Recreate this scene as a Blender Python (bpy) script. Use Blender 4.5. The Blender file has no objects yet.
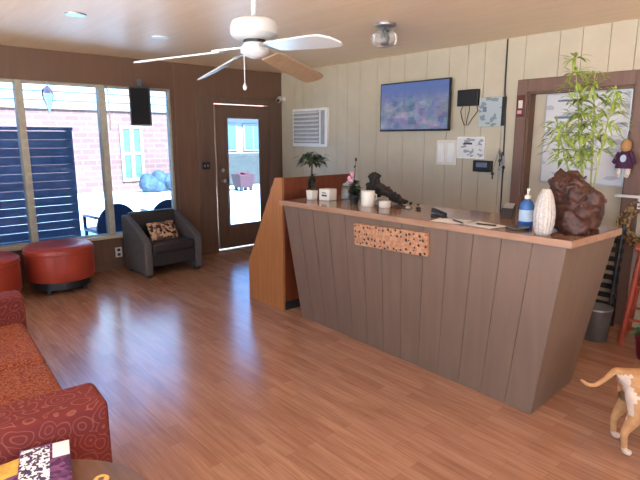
import bpy, bmesh, math, random
from mathutils import Vector, Matrix, noise
R = math.radians
random.seed(7)
scene = bpy.context.scene
COL = scene.collection

# ------------------------------------------------------------------ materials
def new_mat(name):
    m = bpy.data.materials.new(name); m.use_nodes = True
    nt = m.node_tree
    return m, nt, nt.nodes['Principled BSDF']

def setspec(b, v):
    b.inputs['Specular IOR Level'].default_value = v

def mat(name, col, rough=.6, metal=0, var=.12, scale=14, spec=.5, bump=0, bscale=None, stretch=(1, 1, 1)):
    m, nt, b = new_mat(name)
    N, L = nt.nodes, nt.links
    tc = N.new('ShaderNodeTexCoord'); mp = N.new('ShaderNodeMapping'); mp.inputs['Scale'].default_value = stretch
    L.new(tc.outputs['Object'], mp.inputs['Vector'])
    nz = N.new('ShaderNodeTexNoise'); nz.inputs['Scale'].default_value = scale; nz.inputs['Detail'].default_value = 5
    L.new(mp.outputs[0], nz.inputs['Vector'])
    cr = N.new('ShaderNodeValToRGB')
    lo = [c * (1 - var) for c in col]; hi = [min(1, c * (1 + var)) for c in col]
    cr.color_ramp.elements[0].color = (*lo, 1); cr.color_ramp.elements[1].color = (*hi, 1)
    cr.color_ramp.elements[0].position = .3; cr.color_ramp.elements[1].position = .7
    L.new(nz.outputs['Fac'], cr.inputs['Fac']); L.new(cr.outputs['Color'], b.inputs['Base Color'])
    b.inputs['Roughness'].default_value = rough; b.inputs['Metallic'].default_value = metal; setspec(b, spec)
    if bump:
        bp = N.new('ShaderNodeBump'); bp.inputs['Strength'].default_value = bump; bp.inputs['Distance'].default_value = .01
        n2 = N.new('ShaderNodeTexNoise'); n2.inputs['Scale'].default_value = bscale or scale * 4
        L.new(mp.outputs[0], n2.inputs['Vector']); L.new(n2.outputs['Fac'], bp.inputs['Height']); L.new(bp.outputs[0], b.inputs['Normal'])
    return m

def wood(name, c1, c2, rough=.4, scale=6, stretch=(8, .6, 8), spec=.5):
    m, nt, b = new_mat(name)
    N, L = nt.nodes, nt.links
    tc = N.new('ShaderNodeTexCoord'); mp = N.new('ShaderNodeMapping'); mp.inputs['Scale'].default_value = stretch
    L.new(tc.outputs['Object'], mp.inputs['Vector'])
    nz = N.new('ShaderNodeTexNoise'); nz.inputs['Scale'].default_value = scale; nz.inputs['Detail'].default_value = 6
    nz.inputs['Distortion'].default_value = .6
    L.new(mp.outputs[0], nz.inputs['Vector'])
    cr = N.new('ShaderNodeValToRGB')
    cr.color_ramp.elements[0].color = (*c1, 1); cr.color_ramp.elements[1].color = (*c2, 1)
    cr.color_ramp.elements[0].position = .32; cr.color_ramp.elements[1].position = .68
    L.new(nz.outputs['Fac'], cr.inputs['Fac']); L.new(cr.outputs['Color'], b.inputs['Base Color'])
    b.inputs['Roughness'].default_value = rough; setspec(b, spec)
    return m

def emit(name, col, s):
    m, nt, b = new_mat(name)
    b.inputs['Base Color'].default_value = (*col, 1)
    b.inputs['Emission Color'].default_value = (*col, 1); b.inputs['Emission Strength'].default_value = s
    return m

def floor_mat():
    m, nt, b = new_mat('laminate'); N, L = nt.nodes, nt.links
    tc = N.new('ShaderNodeTexCoord'); mp = N.new('ShaderNodeMapping')
    mp.inputs['Rotation'].default_value = (0, 0, R(90))
    L.new(tc.outputs['Object'], mp.inputs['Vector'])
    br = N.new('ShaderNodeTexBrick')
    br.inputs['Scale'].default_value = 1; br.inputs['Brick Width'].default_value = .46; br.inputs['Row Height'].default_value = .066
    br.inputs['Mortar Size'].default_value = .0006; br.inputs['Bias'].default_value = 0
    br.inputs['Color1'].default_value = (.43, .232, .152, 1); br.inputs['Color2'].default_value = (.34, .172, .110, 1)
    br.inputs['Mortar'].default_value = (.19, .09, .055, 1); br.offset = .37
    L.new(mp.outputs[0], br.inputs['Vector'])
    m2 = N.new('ShaderNodeMapping'); m2.inputs['Scale'].default_value = (26, 1.6, 1)
    L.new(tc.outputs['Object'], m2.inputs['Vector'])
    nz = N.new('ShaderNodeTexNoise'); nz.inputs['Scale'].default_value = 2.2; nz.inputs['Detail'].default_value = 6; nz.inputs['Distortion'].default_value = .5
    L.new(m2.outputs[0], nz.inputs['Vector'])
    cr = N.new('ShaderNodeValToRGB'); cr.color_ramp.elements[0].color = (.78, .74, .70, 1); cr.color_ramp.elements[1].color = (1.12, 1.12, 1.12, 1)
    cr.color_ramp.elements[0].position = .3; cr.color_ramp.elements[1].position = .7
    L.new(nz.outputs['Fac'], cr.inputs['Fac'])
    mx = N.new('ShaderNodeMix'); mx.data_type = 'RGBA'; mx.blend_type = 'MULTIPLY'; mx.inputs[0].default_value = 1
    L.new(br.outputs['Color'], mx.inputs[6]); L.new(cr.outputs['Color'], mx.inputs[7])
    L.new(mx.outputs[2], b.inputs['Base Color'])
    b.inputs['Roughness'].default_value = FLOOR_ROUGH; setspec(b, 1.0)
    return m
FLOOR_ROUGH = .22

def ceiling_mat():
    m, nt, b = new_mat('ceiling_board'); N, L = nt.nodes, nt.links
    tc = N.new('ShaderNodeTexCoord'); mp = N.new('ShaderNodeMapping'); mp.inputs['Scale'].default_value = (5, .5, 1)
    L.new(tc.outputs['Object'], mp.inputs['Vector'])
    nz = N.new('ShaderNodeTexNoise'); nz.inputs['Scale'].default_value = 3; nz.inputs['Detail'].default_value = 5; nz.inputs['Distortion'].default_value = .8
    L.new(mp.outputs[0], nz.inputs['Vector'])
    cr = N.new('ShaderNodeValToRGB'); cr.color_ramp.elements[0].color = (.80, .61, .41, 1); cr.color_ramp.elements[1].color = (.86, .68, .48, 1)
    cr.color_ramp.elements[0].position = .3; cr.color_ramp.elements[1].position = .7
    L.new(nz.outputs['Fac'], cr.inputs['Fac']); L.new(cr.outputs['Color'], b.inputs['Base Color'])
    b.inputs['Roughness'].default_value = .45
    return m

def swirl_mat():
    m, nt, b = new_mat('swirl_fabric'); N, L = nt.nodes, nt.links
    tc = N.new('ShaderNodeTexCoord')
    nz = N.new('ShaderNodeTexNoise'); nz.inputs['Scale'].default_value = 6; nz.inputs['Detail'].default_value = 2
    L.new(tc.outputs['Object'], nz.inputs['Vector'])
    mixv = N.new('ShaderNodeMix'); mixv.data_type = 'VECTOR'; mixv.inputs[0].default_value = .08
    L.new(tc.outputs['Object'], mixv.inputs[4]); L.new(nz.outputs['Color'], mixv.inputs[5])
    vo = N.new('ShaderNodeTexVoronoi'); vo.inputs['Scale'].default_value = 15; vo.inputs['Randomness'].default_value = .75
    L.new(mixv.outputs[1], vo.inputs['Vector'])
    ma = N.new('ShaderNodeMath'); ma.operation = 'MULTIPLY'; ma.inputs[1].default_value = 27
    L.new(vo.outputs['Distance'], ma.inputs[0])
    si = N.new('ShaderNodeMath'); si.operation = 'SINE'; L.new(ma.outputs[0], si.inputs[0])
    cr = N.new('ShaderNodeValToRGB')
    e = cr.color_ramp.elements
    e[0].color = (.150, .026, .024, 1); e[1].color = (.235, .080, .055, 1); e[0].position = .72; e[1].position = 1.0
    L.new(si.outputs[0], cr.inputs['Fac']); L.new(cr.outputs['Color'], b.inputs['Base Color'])
    b.inputs['Roughness'].default_value = .85; setspec(b, .2)
    return m

def fleck_mat(name, c1, c2, scale=70, rough=.85):
    m, nt, b = new_mat(name); N, L = nt.nodes, nt.links
    tc = N.new('ShaderNodeTexCoord')
    vo = N.new('ShaderNodeTexVoronoi'); vo.inputs['Scale'].default_value = scale
    L.new(tc.outputs['Object'], vo.inputs['Vector'])
    cr = N.new('ShaderNodeValToRGB'); e = cr.color_ramp.elements
    e[0].color = (*c1, 1); e[1].color = (*c2, 1); e[0].position = .25; e[1].position = .75
    sx = N.new('ShaderNodeSeparateColor'); L.new(vo.outputs['Color'], sx.inputs[0]); L.new(sx.outputs[0], cr.inputs['Fac'])
    L.new(cr.outputs['Color'], b.inputs['Base Color']); b.inputs['Roughness'].default_value = rough; setspec(b, .2)
    return m

def brick_mat():
    m, nt, b = new_mat('pink_brick'); N, L = nt.nodes, nt.links
    tc = N.new('ShaderNodeTexCoord'); mp = N.new('ShaderNodeMapping'); mp.inputs['Rotation'].default_value = (R(-90), 0, 0)
    L.new(tc.outputs['Object'], mp.inputs['Vector'])
    br = N.new('ShaderNodeTexBrick'); br.inputs['Scale'].default_value = 1
    br.inputs['Brick Width'].default_value = .4; br.inputs['Row Height'].default_value = .16; br.inputs['Mortar Size'].default_value = .012
    br.inputs['Color1'].default_value = (.165, .066, .046, 1); br.inputs['Color2'].default_value = (.13, .050, .036, 1); br.inputs['Mortar'].default_value = (.19, .095, .07, 1)
    L.new(mp.outputs[0], br.inputs['Vector']); L.new(br.outputs['Color'], b.inputs['Base Color']); b.inputs['Roughness'].default_value = .9
    return m

def glass_pane_mat():
    m = bpy.data.materials.new('window_glass'); m.use_nodes = True; nt = m.node_tree; N, L = nt.nodes, nt.links
    N.remove(N['Principled BSDF'])
    tr = N.new('ShaderNodeBsdfTransparent'); gl = N.new('ShaderNodeBsdfGlossy'); gl.inputs['Roughness'].default_value = .02
    tr.inputs['Color'].default_value = (.60, .80, 1, 1)
    fr = N.new('ShaderNodeFresnel'); fr.inputs['IOR'].default_value = 1.45
    mx = N.new('ShaderNodeMixShader'); L.new(fr.outputs[0], mx.inputs[0]); L.new(tr.outputs[0], mx.inputs[1]); L.new(gl.outputs[0], mx.inputs[2])
    L.new(mx.outputs[0], N['Material Output'].inputs[0])
    return m

def clear_mat(name, col, rough=.05):
    m, nt, b = new_mat(name)
    b.inputs['Base Color'].default_value = (*col, 1); b.inputs['Roughness'].default_value = rough
    b.inputs['Transmission Weight'].default_value = .85; b.inputs['IOR'].default_value = 1.4
    return m

def screen_mat():
    # a bluish broadcast picture: what the television gives off
    m, nt, b = new_mat('tv_picture'); N, L = nt.nodes, nt.links
    tc = N.new('ShaderNodeTexCoord')
    sp = N.new('ShaderNodeSeparateXYZ'); L.new(tc.outputs['Generated'], sp.inputs[0])
    nz = N.new('ShaderNodeTexNoise'); nz.inputs['Scale'].default_value = 5; nz.inputs['Detail'].default_value = 4; nz.inputs['Roughness'].default_value = .65
    L.new(tc.outputs['Generated'], nz.inputs['Vector'])
    cr = N.new('ShaderNodeValToRGB'); e = cr.color_ramp.elements
    e[0].position = .3; e[0].color = (.03, .06, .16, 1); e[1].position = .72; e[1].color = (.26, .33, .50, 1)
    a = e.new(.5); a.color = (.09, .14, .32, 1); a = e.new(.6); a.color = (.22, .18, .32, 1)
    L.new(nz.outputs['Fac'], cr.inputs['Fac'])
    cr2 = N.new('ShaderNodeValToRGB'); e = cr2.color_ramp.elements
    e[0].position = .55; e[0].color = (0, 0, 0, 1); e[1].position = .85; e[1].color = (1, 1, 1, 1)
    L.new(sp.outputs[2], cr2.inputs['Fac'])
    mx = N.new('ShaderNodeMix'); mx.data_type = 'RGBA'; mx.inputs[7].default_value = (.10, .15, .36, 1)
    mv = N.new('ShaderNodeMapping'); mv.inputs['Scale'].default_value = (1, 9, 6); L.new(tc.outputs['Generated'], mv.inputs['Vector'])
    vo = N.new('ShaderNodeTexVoronoi'); vo.distance = 'CHEBYCHEV'; vo.inputs['Scale'].default_value = 1.2; L.new(mv.outputs[0], vo.inputs['Vector'])
    hs = N.new('ShaderNodeHueSaturation'); hs.inputs['Saturation'].default_value = .45; hs.inputs['Value'].default_value = .55; L.new(vo.outputs['Color'], hs.inputs['Color'])
    m3 = N.new('ShaderNodeMix'); m3.data_type = 'RGBA'; m3.inputs[0].default_value = .3; L.new(cr.outputs['Color'], m3.inputs[6]); L.new(hs.outputs['Color'], m3.inputs[7])
    L.new(cr2.outputs['Color'], mx.inputs[0]); L.new(m3.outputs[2], mx.inputs[6])
    L.new(mx.outputs[2], b.inputs['Emission Color']); b.inputs['Emission Strength'].default_value = TV_S
    b.inputs['Base Color'].default_value = (.01, .01, .012, 1); b.inputs['Roughness'].default_value = .3
    return m
TV_S = .62

def print_mat(name, paper, ink, rows=(.012, .05), thr=.5):
    # paper with rows of illegible dark marks
    m, nt, b = new_mat(name); N, L = nt.nodes, nt.links
    tc = N.new('ShaderNodeTexCoord'); mp = N.new('ShaderNodeMapping'); mp.inputs['Scale'].default_value = (1 / rows[1], 1 / rows[1], 1 / rows[0])
    L.new(tc.outputs['Object'], mp.inputs['Vector'])
    nz = N.new('ShaderNodeTexVoronoi'); nz.inputs['Scale'].default_value = 1
    L.new(mp.outputs[0], nz.inputs['Vector'])
    sx = N.new('ShaderNodeSeparateColor'); L.new(nz.outputs['Color'], sx.inputs[0])
    gt = N.new('ShaderNodeMath'); gt.operation = 'GREATER_THAN'; gt.inputs[1].default_value = thr; L.new(sx.outputs[0], gt.inputs[0])
    mx = N.new('ShaderNodeMix'); mx.data_type = 'RGBA'; mx.inputs[6].default_value = (*paper, 1); mx.inputs[7].default_value = (*ink, 1)
    L.new(gt.outputs[0], mx.inputs[0]); L.new(mx.outputs[2], b.inputs['Base Color']); b.inputs['Roughness'].default_value = .6
    return m

M = {}
def setup_mats():
    M['floor'] = floor_mat(); M['ceiling'] = ceiling_mat(); M['swirl'] = swirl_mat()
    M['brown'] = wood('brown_wall_paint', (.125, .066, .040), (.15, .080, .050), .5, 4, (6, 6, .5))
    M['brown_trim'] = wood('brown_trim_paint', (.115, .065, .045), (.14, .082, .058), .4, 4, (6, 6, .5))
    M['frame_brown'] = wood('taupe_brown_trim', (.155, .085, .062), (.19, .108, .08), .5, 4, (6, 6, .5))
    M['cream'] = mat('cream_paint', (.52, .465, .35), .55, var=.05, scale=5)
    M['cream_dark'] = mat('groove_backing', (.22, .20, .16), .8)
    M['post'] = mat('post_paint', (.36, .33, .26), .6, var=.12, scale=20)
    M['sill'] = wood('sill_wood', (.42, .33, .22), (.5, .4, .27), .45)
    M['alu'] = mat('aluminium', (.75, .76, .78), .35, 1, var=.04)
    M['steel'] = mat('dull_steel', (.45, .45, .46), .4, .9, var=.06)
    M['glass'] = glass_pane_mat()
    M['taupe'] = wood('taupe_plank_paint', (.165, .112, .080), (.19, .13, .094), .5, 3, (5, 5, .5))
    M['dark_gap'] = mat('dark_backing', (.02, .016, .014), .9)
    M['top'] = wood('worktop_laminate', (.20, .105, .065), (.32, .185, .12), .13, 5, (6, .8, 6))
    M['top_edge'] = wood('worktop_edge', (.30, .165, .10), (.40, .24, .155), .35, 5, (6, .8, 6))
    M['orange'] = wood('daylit_veneer', (.34, .135, .042), (.42, .175, .06), .4, 4, (6, 6, .6))  # orange tone paints the daylight on the cabinet's end panel
    M['mahog_shaded'] = wood('shaded_mahogany_veneer', (.14, .030, .012), (.19, .045, .018), .35, 4, (5, 5, .8))  # same cabinet's wood, painted darker for the side in shade
    M['cork'] = fleck_mat('tan_board', (.40, .20, .11), (.52, .28, .16), 60, .7)
    M['hole'] = mat('dark_hole', (.05, .028, .02), .9)
    M['black'] = mat('black_plastic', (.012, .012, .014), .4, var=.2)
    M['black_cloth'] = mat('speaker_cloth', (.003, .003, .004), .95, var=.2, scale=120)
    M['white'] = mat('white_plastic', (.78, .78, .76), .4, var=.04)
    M['fan_white'] = mat('fan_enamel', (.50, .53, .55), .3, var=.04)
    M['fan_tan'] = wood('fan_tan', (.30, .22, .14), (.38, .28, .18), .4)
    M['grey'] = mat('grey_plastic', (.30, .30, .31), .5)
    M['bin_grey'] = mat('dark_grey_plastic', (.085, .08, .078), .5)
    M['red_vinyl'] = mat('red_vinyl', (.36, .050, .028), .38, var=.08, scale=6)
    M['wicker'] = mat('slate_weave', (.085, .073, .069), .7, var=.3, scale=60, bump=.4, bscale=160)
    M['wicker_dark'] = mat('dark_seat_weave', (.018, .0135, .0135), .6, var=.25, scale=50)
    M['pillow'] = fleck_mat('pillow_pattern', (.035, .018, .015), (.55, .34, .22), 34)
    M['sofa_seat'] = fleck_mat('orange_red_tweed', (.165, .028, .018), (.33, .115, .06), 170)
    M['dark_wood'] = wood('dark_table_wood', (.115, .060, .042), (.155, .085, .062), .4)
    M['yellow'] = mat('yellow_print', (.62, .36, .07), .5, var=.25, scale=40)
    M['gold'] = mat('gold_print', (.60, .38, .10), .5, var=.3, scale=60)
    M['news'] = print_mat('text_page', (.80, .80, .84), (.05, .03, .09), (.013, .009), .52)
    M['paper'] = mat('paper_white', (.80, .80, .79), .6, var=.03)
    M['purple_cover'] = fleck_mat('purple_cover', (.07, .025, .07), (.22, .08, .20), 60, .5)
    M['cert'] = print_mat('certificate_page', (.66, .68, .68), (.30, .32, .36), (.02, .04), .8)
    M['blueboard'] = print_mat('board_page', (.62, .64, .66), (.42, .45, .52), (.03, .09), .86)
    M['panel'] = print_mat('pale_blue_panel', (.42, .50, .52), (.20, .26, .30), (.03, .06), .85)
    M['header'] = mat('blue_grey_ink', (.12, .17, .28), .6)
    M['leaf'] = mat('bamboo_leaf', (.30, .40, .075), .5, var=.5, scale=9)
    M['leaf_dark'] = mat('dark_leaf', (.018, .045, .014), .45, var=.4, scale=20)
    M['cane'] = mat('bamboo_cane', (.30, .34, .10), .45, var=.2, scale=20)
    M['drift'] = mat('driftwood', (.055, .020, .013), .55, var=.6, scale=22, bump=.6, bscale=50)
    M['pot'] = mat('brown_glaze', (.05, .028, .022), .3, var=.2)
    M['pot_red'] = mat('red_brown_glaze', (.11, .026, .022), .35, var=.2)
    M['vase'] = mat('vase_glaze', (.44, .425, .40), .5, var=.25, scale=90)
    M['blue_liq'] = mat('blue_bottle', (.035, .14, .42), .2, var=.15, scale=10)
    M['label_w'] = mat('pale_label', (.45, .58, .72), .5)
    M['pink'] = mat('pink_petal', (.62, .28, .36), .6, var=.15)
    M['ceramic'] = mat('cream_ceramic', (.72, .68, .60), .35, var=.04)
    M['ink'] = mat('dark_ink', (.05, .04, .05), .6)
    M['smoke_glass'] = clear_mat('smoke_glass', (.45, .50, .50), .08)
    M['frost'] = clear_mat('lamp_glass', (.9, .92, .93), .12)
    M['blueglass'] = clear_mat('blue_glass', (.42, .50, .78), .1)
    M['dog_tan'] = mat('dog_tan', (.46, .255, .11), .8, var=.15, scale=30, bump=.3, bscale=200)
    M['dog_white'] = mat('dog_white', (.60, .50, .40), .8, var=.1, scale=30)
    M['red_wood'] = wood('red_stain', (.30, .045, .022), (.40, .075, .035), .4)
    M['wreath'] = fleck_mat('dry_twigs', (.12, .07, .035), (.40, .27, .13), 60)
    M['purple'] = mat('purple_cloth', (.055, .012, .055), .8)
    M['skin'] = mat('doll_skin', (.45, .24, .10), .7)
    M['green_pot'] = mat('green_plant', (.03, .14, .05), .5, var=.4)
    M['crimson'] = mat('crimson_pot', (.22, .012, .025), .35)
    # outside
    M['pave'] = mat('pale_paving', (.72, .70, .67), .85, var=.06, scale=3)
    M['brick'] = brick_mat()
    M['siding'] = mat('white_siding', (.26, .235, .215), .6, var=.03)
    M['navy'] = mat('navy_slat', (.15, .18, .28), .55, var=.2, scale=8)
    M['navy_seat'] = mat('navy_plastic', (.012, .035, .10), .4)
    M['pale_frame'] = mat('pale_window_frame', (.24, .235, .22), .5)
    M['teal_pane'] = mat('pale_teal_pane', (.075, .10, .10), .2)
    M['shrub'] = mat('bluish_shrub', (.03, .042, .06), .8, var=.4, scale=9)
    M['hedge'] = mat('brown_hedge', (.04, .032, .024), .9, var=.3)
    M['redbox'] = mat('red_box', (.05, .006, .006), .6, var=.2)
setup_mats()

# ------------------------------------------------------------------ mesh helpers
def bm_new(): return bmesh.new()

def box(bm, c, s, rot=None):
    """box centred c, size s, rot = Matrix 3x3 or None"""
    hx, hy, hz = s[0] / 2, s[1] / 2, s[2] / 2
    vs = []
    for x in (-hx, hx):
        for y in (-hy, hy):
            for z in (-hz, hz):
                v = Vector((x, y, z))
                if rot is not None: v = rot @ v
                vs.append(bm.verts.new(v + Vector(c)))
    for f in ((0, 1, 3, 2), (4, 6, 7, 5), (0, 4, 5, 1), (2, 3, 7, 6), (0, 2, 6, 4), (1, 5, 7, 3)):
        bm.faces.new([vs[i] for i in f])

def bx(bm, x0, x1, y0, y1, z0, z1):
    box(bm, ((x0 + x1) / 2, (y0 + y1) / 2, (z0 + z1) / 2), (abs(x1 - x0), abs(y1 - y0), abs(z1 - z0)))

def hexa(bm, p):
    """8 points: bottom 4 ccw, top 4 ccw"""
    v = [bm.verts.new(Vector(q)) for q in p]
    for f in ((3, 2, 1, 0), (4, 5, 6, 7), (0, 1, 5, 4), (1, 2, 6, 5), (2, 3, 7, 6), (3, 0, 4, 7)):
        bm.faces.new([v[i] for i in f])

def prism(bm, poly, axis, a0, a1):
    """poly of 2-D points, extruded on axis 'x','y' or 'z' from a0 to a1"""
    def P(p, a):
        return {'x': (a, p[0], p[1]), 'y': (p[0], a, p[1]), 'z': (p[0], p[1], a)}[axis]
    A = [bm.verts.new(P(p, a0)) for p in poly]; B = [bm.verts.new(P(p, a1)) for p in poly]
    n = len(poly)
    bm.faces.new(A[::-1]); bm.faces.new(B)
    for i in range(n): bm.faces.new((A[i], A[(i + 1) % n], B[(i + 1) % n], B[i]))

def frame_for(d):
    d = d.normalized(); a = Vector((0, 0, 1)) if abs(d.z) < .9 else Vector((1, 0, 0))
    u = d.cross(a).normalized(); v = d.cross(u)
    return u, v

def tube(bm, pts, radii, seg=10, cap=True):
    pts = [Vector(p) for p in pts]
    if not hasattr(radii, '__len__'): radii = [radii] * len(pts)
    rings = []; u = None
    for i, p in enumerate(pts):
        d = (pts[min(i + 1, len(pts) - 1)] - pts[max(i - 1, 0)])
        if u is None: u, v = frame_for(d)
        else:
            d2 = d.normalized(); u = (u - d2 * u.dot(d2)).normalized(); v = d2.cross(u)
        rings.append([bm.verts.new(p + (u * math.cos(2 * math.pi * k / seg) + v * math.sin(2 * math.pi * k / seg)) * radii[i]) for k in range(seg)])
    for a, b in zip(rings, rings[1:]):
        for k in range(seg): bm.faces.new((a[k], a[(k + 1) % seg], b[(k + 1) % seg], b[k]))
    if cap:
        bm.faces.new(rings[0][::-1]); bm.faces.new(rings[-1])

def lathe(bm, prof, c=(0, 0, 0), seg=32, fn=None):
    """prof: list of (r,z); fn(angle,r)->r modifies"""
    rings = []
    for r, z in prof:
        ring = []
        for k in range(seg):
            a = 2 * math.pi * k / seg; rr = fn(a, r) if fn else r
            ring.append(bm.verts.new((c[0] + rr * math.cos(a), c[1] + rr * math.sin(a), c[2] + z)))
        rings.append(ring)
    for a, b in zip(rings, rings[1:]):
        for k in range(seg): bm.faces.new((a[k], a[(k + 1) % seg], b[(k + 1) % seg], b[k]))
    bm.faces.new(rings[0][::-1]); bm.faces.new(rings[-1])

def ball(bm, c, r, sub=2, s=(1, 1, 1), rot=None):
    m = Matrix.Diagonal((*s, 1))
    if rot is not None: m = rot.to_4x4() @ m
    bmesh.ops.create_icosphere(bm, subdivisions=sub, radius=r, matrix=Matrix.Translation(c) @ m)

def disc(bm, c, n, r, seg=12, squash=1):
    n = Vector(n); u, v = frame_for(n)
    bm.faces.new([bm.verts.new(Vector(c) + u * r * math.cos(2 * math.pi * k / seg) + v * r * squash * math.sin(2 * math.pi * k / seg)) for k in range(seg)])

def leaf(bm, p, d, l, w, droop=.3):
    """a pointed leaf blade folded on its midrib"""
    d = Vector(d).normalized(); side = d.cross(Vector((0, 0, 1)))
    if side.length < .05: side = Vector((1, 0, 0))
    side.normalize(); upv = side.cross(d)
    prev = None
    for t, ww in ((0, .12), (.3, 1), (.6, .8), (1, .04)):
        q = Vector(p) + d * l * t - Vector((0, 0, 1)) * droop * l * t * t
        row = [bm.verts.new(q - side * w * ww / 2 + upv * w * .12 * ww), bm.verts.new(q), bm.verts.new(q + side * w * ww / 2 + upv * w * .12 * ww)]
        if prev:
            for k in (0, 1): bm.faces.new((prev[k], prev[k + 1], row[k + 1], row[k]))
        prev = row

def obj(name, bm, m, parent=None, bevel=0, smooth=True, bseg=2, loc=None, angle=38):
    bmesh.ops.recalc_face_normals(bm, faces=bm.faces)
    me = bpy.data.meshes.new(name); bm.to_mesh(me); bm.free()
    me.materials.append(m if not isinstance(m, str) else M[m])
    if smooth:
        for p in me.polygons: p.use_smooth = True
        try: me.set_sharp_from_angle(angle=R(angle))
        except Exception: pass
    o = bpy.data.objects.new(name, me); COL.objects.link(o)
    if loc is not None: o.location = loc
    if parent: o.parent = parent
    if bevel:
        b = o.modifiers.new('bevel', 'BEVEL'); b.width = bevel; b.segments = bseg; b.limit_method = 'ANGLE'; b.angle_limit = R(40)
        b.harden_normals = False
    return o

def remesh(o, size):
    r = o.modifiers.new('remesh', 'REMESH'); r.mode = 'VOXEL'; r.voxel_size = size; r.use_smooth_shade = True
    return o

def tag(o, label, cat, group=None):
    o['label'] = label; o['category'] = cat
    if group: o['group'] = group
    return o

def thing(name, label, cat, loc=(0, 0, 0), rz=0, group=None):
    o = bpy.data.objects.new(name, None); COL.objects.link(o); o.empty_display_size = .1
    o.location = loc; o.rotation_euler = (0, 0, rz)
    return tag(o, label, cat, group)

def struct(name, bm, m, parent=None, **k):
    o = obj(name, bm, m, parent, **k)
    if not parent: o['kind'] = 'structure'
    return o

def copy_tree(o, parent=None):
    c = o.copy(); COL.objects.link(c)
    if parent: c.parent = parent
    for ch in list(o.children): copy_tree(ch, c)
    return c

def sub_smooth(o, lv=2):
    s = o.modifiers.new('sub', 'SUBSURF'); s.levels = lv; s.render_levels = lv

# ------------------------------------------------------------------ dimensions
YW, XW, HC = 6.17, 4.66, 2.46          # brown window wall, cream wall, ceiling height
X0, Y0 = -1.5, -2.6                    # the two walls behind the camera

# ------------------------------------------------------------------ the setting
b = bm_new(); bx(b, X0 - .1, XW + .1, Y0 - .1, YW + .14, -.12, 0); struct('floor', b, 'floor', smooth=False)
b = bm_new(); bx(b, X0 - .2, XW + .2, Y0 - .2, YW + .6, HC, HC + .12); struct('ceiling', b, 'ceiling', smooth=False)

# brown window wall: piers, apron below the sill, header, door head
WL, WR, SZ, WT = -.38, 2.95, .40, 2.14
DL, DR, DT = 3.54, 4.44, 2.0
b = bm_new()
y0, y1 = YW, YW + .14
bx(b, X0 - .1, WL, y0, y1, 0, HC); bx(b, WL, WR, y0, y1, 0, SZ); bx(b, WL, WR, y0, y1, WT, HC)
bx(b, WR, DL, y0, y1, 0, HC); bx(b, DL, DR, y0, y1, DT, HC); bx(b, DR, XW + .1, y0, y1, 0, HC)
struct('wall_left', b, 'brown', smooth=False)

# window unit
w = bm_new(); w_posts = []
bx(w, WL, WR, YW + .01, YW + .09, SZ, SZ + .03); bx(w, WL, WR, YW + .01, YW + .09, WT - .03, WT)
bx(w, WL, WL + .03, YW + .01, YW + .09, SZ + .03, WT - .03); bx(w, WR - .03, WR, YW + .01, YW + .09, SZ + .03, WT - .03)
win = struct('window_1', w, 'post', bevel=.004)
for px_ in (.45, 1.285, 2.115):
    q = bm_new(); bx(q, px_ - .035, px_ + .035, YW - .02, YW + .095, SZ + .022, WT - .001); obj('window_post', q, 'post', win, bevel=.004)
q = bm_new(); bx(q, WL - .02, WR + .02, YW - .085, YW + .02, SZ - .012, SZ + .02); obj('window_sill', q, 'sill', win, bevel=.005)
for a_, b_ in ((WL + .03, .415), (.485, 1.25), (1.32, 2.08), (2.15, WR - .03)):
    q = bm_new(); bx(q, a_, b_, YW + .048, YW + .052, SZ + .03, WT - .03); obj('window_glass', q, 'glass', win, smooth=False)

# cream plank wall with real grooves; opening for the recessed door
OL, OR, OT = 2.42, 1.53, 1.965
b = bm_new()
ys = [Y0]
while ys[-1] < YW - .25: ys.append(ys[-1] + random.choice((.19, .22, .28, .31)))
ys.append(YW)
for a_, b_ in zip(ys, ys[1:]):
    g = .0024
    segs = [(a_ + g, b_ - g)]
    for s0, s1 in segs:
        if s1 <= OR or s0 >= OL: bx(b, XW, XW + .03, s0, s1, 0, HC)
        else:
            if s0 < OR: bx(b, XW, XW + .03, s0, OR, 0, HC)
            if s1 > OL: bx(b, XW, XW + .03, OL, s1, 0, HC)
            bx(b, XW, XW + .03, max(s0, OR), min(s1, OL), OT, HC)
wr = struct('wall_right', b, 'cream', smooth=False)
b = bm_new()
bx(b, XW + .025, XW + .15, Y0, OR, 0, HC); bx(b, XW + .025, XW + .15, OL, YW + .1, 0, HC); bx(b, XW + .025, XW + .15, OR, OL, OT, HC)
obj('backing', b, 'cream_dark', wr, smooth=False)
b = bm_new(); bx(b, XW + .10, XW + .14, OR, OL, 0, OT); d2 = struct('door_2', b, 'cream', smooth=False)
q = bm_new()
bx(q, XW - .025, XW, OL, OL + .10, 0, OT + .11); bx(q, XW - .025, XW, OR - .115, OR, 0, OT + .11); bx(q, XW - .025, XW, OR, OL, OT, OT + .11)
obj('door_casing', q, 'frame_brown', d2, bevel=.003)
q = bm_new(); bx(q, XW, XW + .1, OL - .02, OL, 0, OT); bx(q, XW, XW + .1, OR, OR + .02, 0, OT); bx(q, XW, XW + .1, OR + .02, OL - .02, OT - .02, OT)
obj('door_jamb', q, 'brown', d2, smooth=False)

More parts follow.
